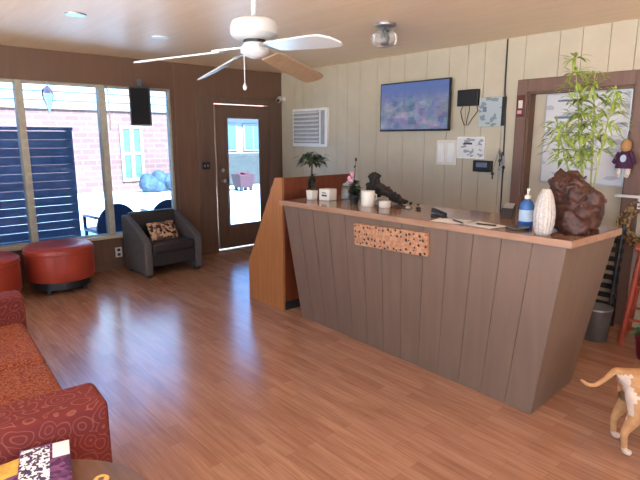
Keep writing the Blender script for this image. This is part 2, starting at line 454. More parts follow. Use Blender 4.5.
# walls behind the camera, unseen, with openings added and sized to admit fill light
b = bm_new()
bx(b, X0 - .1, XW + .1, Y0 - .12, Y0, 0, .35); bx(b, X0 - .1, XW + .1, Y0 - .12, Y0, 2.3, HC)
bx(b, X0 - .1, X0 + .2, Y0 - .12, Y0, .35, 2.3); bx(b, 1.6, XW + .1, Y0 - .12, Y0, .35, 2.3)
struct('wall_back', b, 'cream', smooth=False)
b = bm_new()
bx(b, X0 - .12, X0, Y0, YW, 0, .35); bx(b, X0 - .12, X0, Y0, YW, 2.3, HC)
bx(b, X0 - .12, X0, Y0, Y0 + .3, .35, 2.3); bx(b, X0 - .12, X0, 1.0, 1.12, .35, 2.3); bx(b, X0 - .12, X0, 4.2, YW, .35, 2.3)
struct('wall_near', b, 'cream', smooth=False)

# trims on the brown wall
b = bm_new(); bx(b, 3.28, DL - .004, YW - .016, YW, .1, 2.08); bx(b, DL - .004, DR, YW - .016, YW, DT + .006, 2.08); bx(b, DR + .004, XW - .03, YW - .016, YW, .1, 2.08)
struct('trim_1', b, 'brown_trim', bevel=.004)
b = bm_new(); bx(b, 2.985, 3.0, YW - .012, YW, .1, HC); struct('trim_2', b, 'frame_brown')
b = bm_new(); bx(b, X0, DL, YW - .012, YW, 0, .1); bx(b, DR, XW, YW - .012, YW, 0, .1); struct('baseboard_left', b, 'brown', bevel=.003)
b = bm_new(); bx(b, XW - .012, XW, OL + .1, YW - .012, 0, .1); bx(b, XW - .012, XW, Y0, OR - .115, 0, .1); struct('baseboard_right', b, 'cream', bevel=.003)

# glazed front door standing in its opening with daylight in the gap at its latch side
b = bm_new(); g0 = DL + .034; ly0, ly1 = YW + .02, YW + .055
bx(b, g0, 3.735, ly0, ly1, .03, DT - .012); bx(b, 4.28, DR - .004, ly0, ly1, .03, DT - .012)
bx(b, 3.735, 4.28, ly0, ly1, .03, .34); bx(b, 3.735, 4.28, ly0, ly1, 1.83, DT - .012)
d1 = struct('door_1', b, 'brown_trim', bevel=.003)
q = bm_new(); bx(q, 3.735, 4.28, YW + .035, YW + .04, .34, 1.83); obj('door_glass', q, 'glass', d1, smooth=False)
q = bm_new()
for a_ in ((3.735, 3.755, .34, 1.83), (4.26, 4.28, .34, 1.83), (3.755, 4.26, .34, .36), (3.755, 4.26, 1.81, 1.83)):
    bx(q, a_[0], a_[1], YW + .012, YW + .022, a_[2], a_[3])
obj('glazing_bead', q, 'frame_brown', d1)
q = bm_new(); tube(q, [(3.65, YW + .02, .98), (3.65, YW - .02, .98)], .022, 14); tube(q, [(3.65, YW - .02, .98), (3.65, YW - .032, .98)], [.012, .012], 10)
ball(q, (3.65, YW - .05, .98), .03, 2, (1, .8, 1)); h_ = obj('door_knob', q, 'steel', d1)
q = bm_new(); tube(q, [(3.65, YW + .02, 1.12), (3.65, YW - .005, 1.12)], [.03, .026], 16); box(q, (3.65, YW - .012, 1.12), (.012, .014, .034)); obj('deadbolt', q, 'steel', d1)
q = bm_new(); bx(q, DL + .01, DR - .01, YW - .03, YW + .12, 0, .018); obj('door_threshold', q, 'alu', d1, bevel=.004)

# ------------------------------------------------------------------ outside
b = bm_new(); bx(b, -30, 36, YW + .14, 44, -.14, -.05); bx(b, -30, 36, -30, Y0 - .12, -.14, -.05); bx(b, -30, X0 - .12, Y0 - .12, YW + .14, -.14, -.05)  # paving behind the unseen walls is added to bounce sunlight indoors
struct('ground', b, 'pave', smooth=False)
BY = 16.0
def brick_house():
    t = thing('brick_house', 'pink brick house with white siding gable seen across the bright yard', 'building', (6, BY, -.05))
    q = bm_new(); bx(q, -9, 2.28, 0, 5, 0, 2.4); obj('brick_wall', q, 'brick', t, smooth=False)
    q = bm_new()
    for k in range(11): hexa(q, [(-9.3, -.06 - .02, 2.4 + k * .24), (2.5, -.08, 2.4 + k * .24), (2.5, 5, 2.4 + k * .24), (-9.3, 5, 2.4 + k * .24),
                                 (-9.3, -.03, 2.64 + k * .24), (2.5, -.03, 2.64 + k * .24), (2.5, 5, 2.64 + k * .24), (-9.3, 5, 2.64 + k * .24)])
    obj('siding', q, 'siding', t, smooth=False)
    q = bm_new()
    x0_, x1_, z0_, z1_ = -.08, .62, .28, 1.98
    bx(q, x0_, x0_ + .09, -.06, .02, z0_, z1_); bx(q, x1_ - .09, x1_, -.06, .02, z0_, z1_); bx(q, (x0_ + x1_) / 2 - .06, (x0_ + x1_) / 2 + .06, -.06, .02, z0_, z1_)
    for z in (z0_, 1.08, z1_ - .1): bx(q, x0_ + .09, x1_ - .09, -.05, .02, z, z + .1)
    f = obj('window_frame', q, 'pale_frame', t)
    q = bm_new(); bx(q, x0_ + .05, x1_ - .05, -.02, 0, z0_ + .05, z1_ - .05); obj('window_pane', q, 'teal_pane', f)
    return t
brick_house()
def pale_house():
    t = thing('pale_house', 'pale house with teal windows seen through the glass of the front door', 'building', (10.2, BY, -.05))
    q = bm_new(); bx(q, -1.7, 6, 0, 5, 0, 2.45); obj('house_wall', q, 'siding', t, smooth=False)
    q = bm_new(); hexa(q, [(-1.68, -.5, 2.45), (6.2, -.5, 2.45), (6.2, 5, 2.45), (-1.68, 5, 2.45), (-1.68, 1.6, 3.5), (6.2, 1.6, 3.5), (6.2, 3, 3.5), (-1.68, 3, 3.5)]); obj('roof', q, 'brick', t, smooth=False)
    for xx in (-.55, .55):
        q = bm_new(); bx(q, xx - .42, xx + .42, -.05, .02, 1.15, 2.1); f = obj('window_frame', q, 'pale_frame', t)
        q = bm_new(); bx(q, xx - .35, xx - .03, -.07, -.04, 1.22, 2.03); bx(q, xx + .03, xx + .35, -.07, -.04, 1.22, 2.03); obj('window_pane', q, 'teal_pane', f)
    return t
pale_house()
b = bm_new(); bx(b, 8.6, 15, 15.2, 15.75, -.05, 1.02)
for v in b.verts: v.co += Vector((noise.noise(v.co * 2), noise.noise(v.co * 3 + Vector((5, 0, 0))), 0)) * .05
tag(obj('clipped_hedge', b, 'hedge', bevel=.08, bseg=3), 'low brownish clipped hedge before the pale house', 'hedge')
t = thing('planter_box', 'dark red planter box on the white paving beyond the door', 'planter', (8.75, 13.6, -.05))
q = bm_new(); hexa(q, [(-.22, -.2, .1), (.22, -.2, .1), (.22, .2, .1), (-.22, .2, .1), (-.28, -.25, .5), (.28, -.25, .5), (.28, .25, .5), (-.28, .25, .5)]); obj('box', q, 'redbox', t, bevel=.01)
for sx in (-.17, .17):
    for sy in (-.15, .15): q = bm_new(); bx(q, sx - .04, sx + .04, sy - .04, sy + .04, 0, .1); obj('foot', q, 'black', t)
q = bm_new()
for k in range(26):
    a = random.uniform(0, 6.28); leaf(q, (random.uniform(-.2, .2), random.uniform(-.15, .15), .48), (math.cos(a), math.sin(a), 1.2), random.uniform(.12, .2), .05)
o = obj('plant_leaves', q, 'crimson', t); o['kind'] = 'stuff'
b = bm_new()
for k in range(14): ball(b, (6.9 + random.uniform(-.8, .8), 15.0 + random.uniform(-.2, .2), .1 + random.uniform(0, .25)), random.uniform(.18, .3), 2)
for v in b.verts:
    v.co += v.co.normalized() * .06 * noise.noise(v.co * 9)
    v.co.z = max(v.co.z, -.05)
tag(obj('low_shrub', b, 'shrub'), 'low bluish shrub in front of the brick house window', 'shrub')

# navy slatted screen just outside the glass
t = thing('slatted_screen', 'navy blue horizontal slat screen standing outside the left window panes', 'screen', (0, 6.95, -.05))
for k in range(16):
    q = bm_new(); z = .13 + k * .1
    box(q, (.54, 0, z), (2.86, .014, .0972), Matrix.Rotation(R(0), 3, 'X'))
    obj('slat', q, 'navy', t, bevel=.002)
for xx in (-.86, .55, 1.955):
    q = bm_new(); bx(q, xx - .035, xx + .035, .012, .07, 0, 1.7); obj('upright', q, 'navy', t)
q = bm_new(); bx(q, -.9, 1.99, -.03, .07, 1.69, 1.73); obj('cap_rail', q, 'navy', t, bevel=.004)

def outdoor_chair(x, y, rz, lab):
    t = thing('patio_chair', lab, 'chair', (x, y, -.05), rz, 'navy chairs outside the window')
    # round-shouldered plastic back, towards the window
    q = bm_new(); n = 18; rows = []
    outer = [(.29 * math.cos(a), .40 + .34 * math.sin(a)) for a in [math.pi * i / n for i in range(n + 1)]]
    poly = [(.27, .40)] + [(x_ * 1.0, .42 + (z_ - .40)) for x_, z_ in outer] + [(-.27, .40)]
    prism(q, poly, 'y', -.22, -.185); obj('backrest', q, 'navy_seat', t, bevel=.008)
    q = bm_new(); bx(q, -.27, .27, -.22, .26, .38, .42); obj('seat', q, 'navy_seat', t, bevel=.015)
    for sx in (-1, 1):
        for sy in (-.19, .22):
            q = bm_new(); tube(q, [(sx * .24, sy, .38), (sx * .26, sy * 1.05, 0)], [.022, .017], 10); obj('leg', q, 'navy_seat', t)
        q = bm_new(); bx(q, sx * .27 - .025, sx * .27 + .025, -.2, .2, .58, .61); bx(q, sx * .27 - .02, sx * .27 + .02, .16, .2, .42, .58); obj('armrest', q, 'navy_seat', t, bevel=.008)
outdoor_chair(2.39, 7.0, R(6), 'navy round-backed patio chair outside beside the cream window post')
outdoor_chair(3.16, 7.0, R(-6), 'navy round-backed patio chair outside behind the grey armchair')

# hanging things at the window
t = thing('window_ornament', 'blue glass drop ornament hanging in front of the middle pane', 'ornament', (1.54, 6.1, 1.8))
q = bm_new(); lathe(q, [(.001, 0), (.018, .05), (.05, .15), (.062, .20), (.05, .25), (.012, .29), (.004, .30)], seg=16); 
for v in q.verts: v.co.y *= .35
obj('glass_drop', q, 'blueglass', t)
q = bm_new(); tube(q, [(0, 0, .30), (0, 0, .335), (0, .06, .335)], .002, 6); obj('cord', q, 'steel', t)
t = thing('hanging_speaker', 'black box loudspeaker hanging at the top of the right window pane', 'speaker', (2.485, 5.99, 1.69), R(-24))
q = bm_new(); bx(q, -.115, .115, -.09, .09, 0, .43); obj('cabinet', q, 'black', t, bevel=.008)
q = bm_new(); bx(q, -.10, .10, -.10, -.088, .015, .415); obj('grille', q, 'black_cloth', t, bevel=.004)
q = bm_new(); bx(q, -.03, .03, .03, .165, .43, .445); bx(q, -.03, .03, .15, .165, .43, .54); obj('bracket', q, 'black', t)
b = bm_new(); tube(b, [(2.165, 6.105, 2.1), (2.163, 6.105, 1.64)], .008, 8); tube(b, [(2.165, 6.105, 2.1), (2.165, 6.16, 2.1)], .005, 6)
tag(obj('blind_wand', b, 'white'), 'thin white blind wand hanging beside the cream window post', 'wand')

# brown wall fittings
t = thing('wall_switch', 'small dark switch plate on the brown wall left of the door', 'switch', (3.385, YW - .016, 1.19))
q = bm_new(); bx(q, -.055, .055, -.012, 0, -.045, .045); obj('plate', q, 'black', t, bevel=.003)
for s in (-.022, .022):
    q = bm_new(); box(q, (s, -.014, 0), (.014, .012, .03)); obj('toggle', q, 'steel', t)
t = thing('power_outlet', 'white power outlet low on the brown wall below the sill', 'outlet', (2.17, YW, .2))
q = bm_new(); bx(q, -.04, .04, -.01, 0, -.06, .06); obj('plate', q, 'white', t, bevel=.003)
for z in (-.028, .028):
    q = bm_new(); bx(q, -.018, .018, -.013, -.009, z - .016, z + .016); obj('socket', q, 'ink', t)
t = thing('security_camera', 'small white security camera in the corner above the door', 'camera', (4.57, 6.1, 2.07))
q = bm_new(); tube(q, [(.09, .0, .03), (.03, 0, .03)], .012, 8); tube(q, [(.088, 0, .03), (.08, 0, .03)], .03, 12); obj('mount', q, 'white', t)
q = bm_new(); tube(q, [(.03, .03, .04), (-.06, -.05, .0)], .032, 14); obj('housing', q, 'white', t)
q = bm_new(); tube(q, [(-.058, -.048, .001), (-.068, -.057, -.003)], .026, 14); obj('lens', q, 'black', t)

# ------------------------------------------------------------------ ceiling fan
t = thing('ceiling_fan', 'white ceiling fan with short rod hanging above the middle of the room', 'ceiling fan', (1.53, 2.24, HC))
q = bm_new(); lathe(q, [(.075, 0), (.07, -.03), (.03, -.06)], seg=24); obj('canopy', q, 'fan_white', t)
q = bm_new(); tube(q, [(0, 0, -.05), (0, 0, -.40)], .013, 12); obj('downrod', q, 'fan_white', t)
FZ = 1.985 - HC
q = bm_new(); lathe(q, [(.03, FZ + .145), (.08, FZ + .14), (.108, FZ + .125), (.118, FZ + .10), (.118, FZ + .065), (.10, FZ + .048), (.07, FZ + .04)], seg=40); obj('motor_housing', q, 'fan_white', t)
q = bm_new(); tube(q, [(0, 0, FZ + .045), (0, 0, FZ + .02)], .055, 24); obj('flywheel', q, 'black', t)
q = bm_new(); lathe(q, [(.055, FZ + .025), (.07, FZ + .0), (.07, FZ - .02), (.05, FZ - .038), (.015, FZ - .045)], seg=32); obj('switch_cup', q, 'fan_white', t)
q = bm_new(); tube(q, [(-.05, .02, FZ - .03), (-.05, .02, FZ - .17)], .0025, 6); ball(q, (-.05, .02, FZ - .185), .011, 2, (1, 1, 1.5)); obj('pull_chain', q, 'fan_white', t)
for az, Lb, mt, droop, pitch in ((133, .62, 'fan_white', 5.5, -9), (80, .76, 'fan_white', 5, -24), (27, .82, 'fan_tan', 5, -16), (-96, .67, 'fan_white', 5, -12)):
    rot = Matrix.Rotation(R(az), 3, 'Z') @ Matrix.Rotation(R(droop), 3, 'Y') @ Matrix.Rotation(R(pitch), 3, 'X')
    pts = [(.17, -.048), (.22, -.058), (Lb - .10, -.068), (Lb - .03, -.062), (Lb, -.03), (Lb, .03), (Lb - .03, .062), (Lb - .10, .068), (.22, .058), (.17, .048)]
    q = bm_new()
    A = [q.verts.new(rot @ Vector((x, y, 0)) + Vector((0, 0, FZ))) for x, y in pts]; B = [q.verts.new(rot @ Vector((x, y, .007)) + Vector((0, 0, FZ))) for x, y in pts]
    q.faces.new(A[::-1]); q.faces.new(B)
    for i in range(len(pts)): q.faces.new((A[i], A[(i + 1) % len(pts)], B[(i + 1) % len(pts)], B[i]))
    bl = obj('blade', q, mt, t, smooth=False)
    if mt == 'fan_tan': bl['label'] = 'tan blade'
    q = bm_new()
    hexa(q, [tuple(rot @ Vector(p) + Vector((0, 0, FZ))) for p in ((.05, -.012, .008), (.21, -.035, .008), (.21, .035, .008), (.05, .012, .008), (.05, -.012, .016), (.21, -.035, .016), (.21, .035, .016), (.05, .012, .016))])
    obj('blade_iron', q, 'steel', bl)

# ceiling glass light and recessed lights
t = thing('ceiling_light', 'small clear glass ceiling light near the cream wall', 'ceiling light', (3.33, 3.0, HC))
q = bm_new(); lathe(q, [(.085, 0), (.085, -.018), (.05, -.03)], seg=28); obj('base_plate', q, 'steel', t)
q = bm_new(); tube(q, [(0, 0, -.03), (0, 0, -.08)], .012, 10); obj('stem', q, 'black', t)
q = bm_new()
outer = [(.055, -.05), (.09, -.075), (.10, -.12), (.085, -.16), (.05, -.175)]
lathe(q, outer, seg=24, fn=lambda a, r: r * (1 + .07 * math.cos(8 * a))); obj('glass_bowl', q, 'frost', t)
q = bm_new(); lathe(q, [(.015, -.08), (.02, -.09), (.028, -.115), (.02, -.135), (.005, -.145)], seg=16); obj('bulb', q, 'white', t)
for i, (x, y, lab) in enumerate(((2.19, 4.73, 'white rimmed recessed ceiling light beyond the fan blade'), (1.33, 4.30, 'dark recessed ceiling spot near the upper left corner'))):
    t = thing('recessed_light', lab, 'ceiling light', (x, y, HC))
    q = bm_new(); lathe(q, [(.045, .0), (.075, 0), (.072, -.008), (.05, -.006)], seg=28); obj('rim', q, 'white' if i == 0 else 'steel', t)
    q = bm_new(); disc(q, (0, 0, -.003), (0, 0, 1), .05, 24); obj('lens', q, 'white' if i == 0 else 'black', t)

# ------------------------------------------------------------------ reception counter
def plank_face(bm, P00, P10, P01, P11, n, th=.018, gap=.0016, jitter=0):
    """planks run from the lower edge P00-P10 to the upper edge P01-P11"""
    P00, P10, P01, P11 = map(Vector, (P00, P10, P01, P11))
    nrm = (P10 - P00).cross(P01 - P00).normalized() * th
    L = (P10 - P00).length
    for i in range(n):
        a = i / n + (gap / L if i else 0); b_ = (i + 1) / n - (gap / L if i < n - 1 else 0)
        lo0, lo1, hi0, hi1 = P00.lerp(P10, a), P00.lerp(P10, b_), P01.lerp(P11, a), P01.lerp(P11, b_)
        hexa(bm, [lo0, lo1, lo1 - nrm, lo0 - nrm, hi0, hi1, hi1 - nrm, hi0 - nrm])
t = thing('reception_counter', 'taupe plank reception counter flaring outward under a brown wood top', 'counter', (0, 0, 0))
ZU, ZT = 1.0, 1.04
FLb, FRb, BRb, BLb = (2.74, 3.37, 0), (2.68, 1.235, 0), (3.26, 1.26, 0), (3.26, 3.37, 0)
FLt, FRt, BRt, BLt = (2.60, 3.43, ZU), (2.655, 1.11, ZU), (3.30, 1.10, ZU), (3.26, 3.43, ZU)
q = bm_new(); plank_face(q, FLb, FRb, FLt, FRt, 13); obj('front_planking', q, 'taupe', t, smooth=False)
q = bm_new(); plank_face(q, FRb, BRb, FRt, BRt, 1); obj('end_panel', q, 'taupe', t, smooth=False)
q = bm_new()
ins = [Vector((.03, -.03, .0)), Vector((.03, .03, 0)), Vector((-.02, .03, 0)), Vector((-.02, -.02, 0))]
hexa(q, [Vector(p) + i for p, i in zip((FLb, FRb, BRb, BLb), ins)] + [Vector(p) + i - Vector((0, 0, .004)) for p, i in zip((FLt, FRt, BRt, BLt), ins)])
obj('carcass', q, 'dark_gap', t, smooth=False)
q = bm_new(); hexa(q, [(2.575, 3.46, ZU), (2.625, 1.075, ZU), (3.25, 1.055, ZU), (3.25, 3.46, ZU), (2.575, 3.46, ZT - .002), (2.625, 1.075, ZT - .002), (3.25, 1.055, ZT - .002), (3.25, 3.46, ZT - .002)])
wt = obj('worktop', q, 'top_edge', t, bevel=.003)
q = bm_new(); hexa(q, [(2.58, 3.455, ZT - .003), (2.63, 1.08, ZT - .003), (3.245, 1.06, ZT - .003), (3.245, 3.455, ZT - .003), (2.58, 3.455, ZT), (2.63, 1.08, ZT), (3.245, 1.06, ZT), (3.245, 3.455, ZT)])
obj('top_laminate', q, 'top', wt, smooth=False)

# orange-sided cabinet at the counter's left end
t = thing('sloped_cabinet', 'wooden cabinet with orange sloping end panel left of the counter', 'cabinet', (0, 0, 0))
prof = [(3.61, .02), (4.14, .02), (4.14, .36), (3.70, 1.19), (3.61, 1.20)]
q = bm_new(); prism(q, prof, 'x', 2.73, 3.55); obj('carcass', q, 'mahog_shaded', t, smooth=False)
q = bm_new(); prism(q, [(3.60, 0), (4.155, 0), (4.155, .365), (3.705, 1.205), (3.60, 1.21)], 'x', 2.708, 2.73); obj('end_panel', q, 'orange', t, bevel=.002, smooth=False)['label'] = 'end panel coloured orange as if daylit'
q = bm_new(); bx(q, 2.73, 3.55, 3.595, 3.61, .08, 1.21); obj('front_panel', q, 'mahog_shaded', t, bevel=.002)
q = bm_new(); bx(q, 2.73, 3.55, 3.60, 3.612, 0, .075); obj('toe_shade_strip', q, 'dark_gap', t)  # near-black strip standing in for the shade at the cabinet's foot

# perforated tan board on the counter front
def on_front(v, z):
    """point on the counter's front face: v along Y, z height"""
    y0 = FLb[1] + (FLt[1] - FLb[1]) * z / ZU; y1 = FRb[1] + (FRt[1] - FRb[1]) * z / ZU
    s = (v - y0) / (y1 - y0)
    return Vector(FLb).lerp(Vector(FRb), s).lerp(Vector(FLt).lerp(Vector(FRt), s), z / ZU)
p0, p1, p2, p3 = on_front(2.60, .79), on_front(1.955, .81), on_front(1.96, .965), on_front(2.60, .95)
nf = (p1 - p0).cross(p3 - p0).normalized()
t = thing('tan_board', 'orange tan board with dark holes mounted on the counter front', 'board', p0)
q = bm_new(); th = nf * .03; e_ = nf * .002
hexa(q, [x - p0 for x in (p0 + e_, p1 + e_, p1 + th, p0 + th, p3 + e_, p2 + e_, p2 + th, p3 + th)]); obj('panel', q, 'cork', t, bevel=.003)
for i in range(17):
    for j in range(4):
        q = bm_new()
        u = (i + .5 + random.uniform(-.3, .3)) / 17; v = (j + .5 + random.uniform(-.3, .3)) / 4
        c = p0.lerp(p1, u).lerp(p3.lerp(p2, u), v) - p0 + nf * .0308
        disc(q, c, nf, random.uniform(.006, .011), 10, random.uniform(.6, 1.3)); obj('hole', q, 'hole', t, smooth=False)

# ------------------------------------------------------------------ things on the counter
t = thing('small_tree_plant', 'small leafy plant in white pot by the cabinet on the counter', 'plant', (2.80, 3.30, ZT))
q = bm_new(); hexa(q, [(-.032, -.032, 0), (.032, -.032, 0), (.032, .032, 0), (-.032, .032, 0), (-.037, -.037, .08), (.037, -.037, .08), (.037, .037, .08), (-.037, .037, .08)]); obj('pot', q, 'ceramic', t, bevel=.006)
q = bm_new(); 
for k in range(110):
    a = random.uniform(0, 6.28); leaf(q, (random.uniform(-.02, .02), random.uniform(-.02, .02), .085 + random.uniform(0, .13)), (math.cos(a), math.sin(a), .5), random.uniform(.03, .045), .028)
o = obj('moss_leaves', q, 'leaf_dark', t); o['kind'] = 'stuff'
q = bm_new(); tube(q, [(0, 0, .08), (.01, .005, .17), (-.003, 0, .24), (.004, .0, .32)], [.011, .009, .008, .006], 8)
for a in range(6): tube(q, [(0, 0, .29), (.05 * math.cos(a), .05 * math.sin(a), .35)], [.005, .003], 6)
obj('trunk', q, 'drift', t)
q = bm_new()
for k in range(95):
    a = random.uniform(0, 6.28); r = random.uniform(.0, .10)
    leaf(q, (r * math.cos(a) * .9, r * math.sin(a), .34 + random.uniform(-.03, .06) - r * .25), (math.cos(a), math.sin(a), random.uniform(-.5, .7)), random.uniform(.055, .09), .028, .5)
o = obj('crown', q, 'leaf_dark', t); o['kind'] = 'stuff'

t = thing('white_box', 'white box with dark print right of the small potted plant', 'box', (2.88, 3.19, ZT), R(8))
q = bm_new(); bx(q, -.05, .05, -.055, .055, 0, .095); obj('carton', q, 'ceramic', t, bevel=.004)
q = bm_new(); bx(q, -.0515, -.049, -.03, .025, .035, .05); bx(q, -.0515, -.049, -.02, .02, .06, .068); obj('print', q, 'ink', t, smooth=False)

t = thing('glass_jar', 'smoky glass jar between the white box and the pink flower', 'jar', (3.00, 3.07, ZT))
q = bm_new(); lathe(q, [(.045, 0), (.058, .01), (.06, .08), (.05, .115), (.042, .125)], seg=24); obj('bowl', q, 'smoke_glass', t)
q = bm_new(); lathe(q, [(.046, .125), (.048, .135), (.02, .15), (.008, .165)], seg=24); obj('lid', q, 'grey', t)

t = thing('pink_flower_plant', 'pink flowering plant with dark leaves on the counter', 'plant', (2.87, 2.87, ZT))
q = bm_new(); lathe(q, [(.03, 0), (.04, .06), (.042, .07)], seg=20); obj('pot', q, 'black', t)
q = bm_new()
for k in range(80):
    a = random.uniform(0, 6.28); leaf(q, (0, 0, random.uniform(.05, .17)), (math.cos(a), math.sin(a), random.uniform(.1, 1.2)), random.uniform(.055, .085), .045, .4)
o = obj('leaves', q, 'leaf_dark', t); o['kind'] = 'stuff'
q = bm_new(); tube(q, [(0, 0, .07), (-.01, .02, .18), (0, .03, .24)], [.004, .004, .003], 6); tube(q, [(0, 0, .07), (.0, 0, .2), (.01, -.005, .335)], [.004, .0035, .002], 6); obj('stem', q, 'leaf_dark', t)
q = bm_new(); ball(q, (.01, -.005, .345), .009, 2, (1, 1, 1.8)); ball(q, (.004, .0, .29), .008, 2, (1, 1, 1.6)); obj('bud', q, 'drift', t)
for dz, dy in ((.20, .045), (.235, .015), (.18, .02)):
    q = bm_new()
    for k in range(5):
        a = 2 * math.pi * k / 5; ball(q, (-.03 + .0 * k, dy - .02 + .012 * math.cos(a), dz + .012 * math.sin(a)), .011, 2, (.35, 1, 1))
    obj('blossom', q, 'pink', t)

# dark knobbly driftwood, high at its left end and trailing off to the right
t = thing('driftwood_ornament', 'black knobbly driftwood ornament trailing right behind the white cups', 'ornament', (3.12, 2.74, ZT))
q = bm_new()
path = [((.0, .17, .20), .034), ((.0, .13, .205), .032), ((.0, .15, .16), .040), ((.0, .18, .11), .05), ((.0, .13, .09), .06), ((.0, .08, .10), .05), ((0, .03, .09), .045), ((.0, -.01, .075), .04), ((0, -.05, .06), .04), ((.0, -.09, .04), .03), ((0, -.13, .03), .024), ((0, -.18, .02), .016), ((.0, -.235, .013), .011), ((.01, -.29, .010), .008)]
for (p, r) in path: ball(q, p, r, 3, (1, 1, .9))
for v in q.verts:
    c = v.co
    v.co = c + Vector((noise.noise(c * 22), noise.noise(c * 22 + Vector((9, 3, 1))), noise.noise(c * 22 + Vector((2, 7, 5))))) * .020 + Vector((noise.noise(c * 70), noise.noise(c * 70 + Vector((9, 3, 1))), noise.noise(c * 70 + Vector((2, 7, 5))))) * .012
    v.co.z = max(v.co.z, 0)
remesh(obj('body', q, M['dark_gap'], t, angle=180), .006)
for k in range(9):
    q = bm_new(); y = .18 - k * .04; zz = .19 - k * .017 if k < 3 else .13 - (k - 3) * .016
    tube(q, [(-.01, y, zz - .02), (-.02, y - .006, zz + .012), (-.02, y + .006, zz + .032)], [.013, .009, .003], 6); obj('knob', q, 'drift', t)

cup_spots = [(2.86, 2.71, .115, .052, 'tall cream mug standing in front of the black driftwood'), (2.90, 2.575, .045, .044, 'low cream dish standing right of the tall cream mug')]
for x, y, h, r, lab in cup_spots:
    t = thing('mug' if h > .08 else 'dish', lab, 'mug' if h > .08 else 'dish', (x, y, ZT))
    q = bm_new(); lathe(q, [(r * .92, 0), (r, .008), (r, h), (r * .9, h), (r * .88, .015)], seg=28); obj('bowl', q, 'ceramic', t)
    if h > .08:
        q = bm_new(); tube(q, [(.0 + r * .98, -.0, .09), (r + .03, -.01, .08), (r + .03, -.01, .045), (r * .98, 0, .03)], .007, 8); obj('handle', q, 'ceramic', t)

# small odds and ends trailing at the tail of the driftwood
for i, (x, y, s, mm, lab) in enumerate(((2.93, 2.47, .02, 'drift', 'brown pebble beside the low cream dish'), (2.96, 2.40, .016, 'vase', 'pale pebble right of the brown one by the dish'), (2.99, 2.33, .017, 'drift', 'dark pebble furthest along the row by the driftwood tail'))):
    q = bm_new(); ball(q, (0, 0, s * .55), s, 2, (1.2, 1.3, .6)); 
    for v in q.verts: v.co.z = max(0, v.co.z)
    tag(obj('pebble', q, mm, loc=(x, y, ZT)), lab, 'pebble', 'pebbles on the counter')

t = thing('stapler', 'black stapler lying on the middle of the counter', 'stapler', (2.80, 2.01, ZT), R(70))
q = bm_new(); bx(q, -.07, .07, -.02, .02, 0, .012); obj('base', q, 'black', t, bevel=.004)
q = bm_new(); hexa(q, [(-.07, -.017, .014), (.072, -.017, .022), (.072, .017, .022), (-.07, .017, .014), (-.07, -.014, .035), (.072, -.014, .052), (.072, .014, .052), (-.07, .014, .035)]); obj('top_arm', q, 'black', t, bevel=.005)
for x, y, rz, w_, l_, lab in ((2.72, 1.86, 12, .15, .21, 'white paper sheet nearest the stapler on the counter'), (2.74, 1.64, -10, .15, .21, 'white paper sheet on the counter nearest the sanitizer')):
    q = bm_new(); bx(q, -w_ / 2, w_ / 2, -l_ / 2, l_ / 2, 0, .002); o = obj('paper_sheet', q, 'paper', loc=(x, y, ZT)); o.rotation_euler.z = R(rz); tag(o, lab, 'paper', 'papers on the counter')
for x, y, rz, z, lab in ((2.70, 1.80, 62, .0025, 'black pen lying on the left paper sheet'), (2.72, 1.62, 100, .0025, 'black pen lying on the right paper sheet')):
    t = thing('pen', lab, 'pen', (x, y, ZT + z), R(rz), 'pens on the counter')
    q = bm_new(); tube(q, [(-.065, 0, .005), (.05, 0, .005)], .005, 8); obj('barrel', q, 'black', t)
    q = bm_new(); tube(q, [(.05, 0, .005), (.066, 0, .005)], [.0045, .001], 8); obj('tip', q, 'steel', t)

t = thing('card_terminal', 'small black card terminal at the back of the counter left of the brown casing', 'card terminal', (3.12, 1.70, ZT), R(15))
q = bm_new(); hexa(q, [(-.05, -.04, 0), (.05, -.04, 0), (.05, .04, 0), (-.05, .04, 0), (-.02, -.04, .06), (.05, -.04, .09), (.05, .04, .09), (-.02, .04, .06)]); obj('case', q, 'black', t, bevel=.006)
q = bm_new(); hexa(q, [(-.014, -.032, .063), (.042, -.032, .087), (.042, .032, .087), (-.014, .032, .063), (-.015, -.032, .066), (.041, -.032, .090), (.041, .032, .090), (-.015, .032, .066)]); obj('keypad', q, 'grey', t)
t = thing('pump_bottle', 'blue hand sanitizer pump bottle on the counter beside the white vase', 'bottle', (2.90, 1.463, ZT), R(30))
q = bm_new(); lathe(q, [(.036, 0), (.04, .006), (.041, .12), (.03, .145), (.016, .155), (.016, .165)], seg=28); obj('bottle_body', q, 'blue_liq', t)
q = bm_new(); lathe(q, [(.0415, .03), (.0418, .032), (.0418, .095), (.0415, .097)], seg=28); obj('label_band', q, 'label_w', t)
q = bm_new(); lathe(q, [(.018, .162), (.018, .18), (.008, .186)], seg=20); tube(q, [(0, 0, .185), (0, 0, .215)], .006, 8); box(q, (-.016, 0, .217), (.05, .016, .011)); obj('pump', q, 'ceramic', t)
t = thing('glass_tray', 'clear glass tray under the front of the blue pump bottle', 'tray', (2.76, 1.44, ZT), R(0))
q = bm_new(); lathe(q, [(.05, 0), (.062, .004), (.066, .014), (.06, .012), (.05, .006)], seg=28); obj('dish_glass', q, 'smoke_glass', t)

t = thing('ribbed_vase', 'pale grey speckled egg-shaped vase at the counter right end', 'vase', (2.695, 1.26, ZT))
q = bm_new(); lathe(q, [(.030, 0), (.042, .012), (.052, .06), (.054, .11), (.049, .16), (.038, .205), (.026, .235), (.020, .245), (.014, .243)], seg=72, fn=lambda a, r: r * (1 + .03 * math.cos(18 * a))); obj('vase_body', q, 'vase', t)

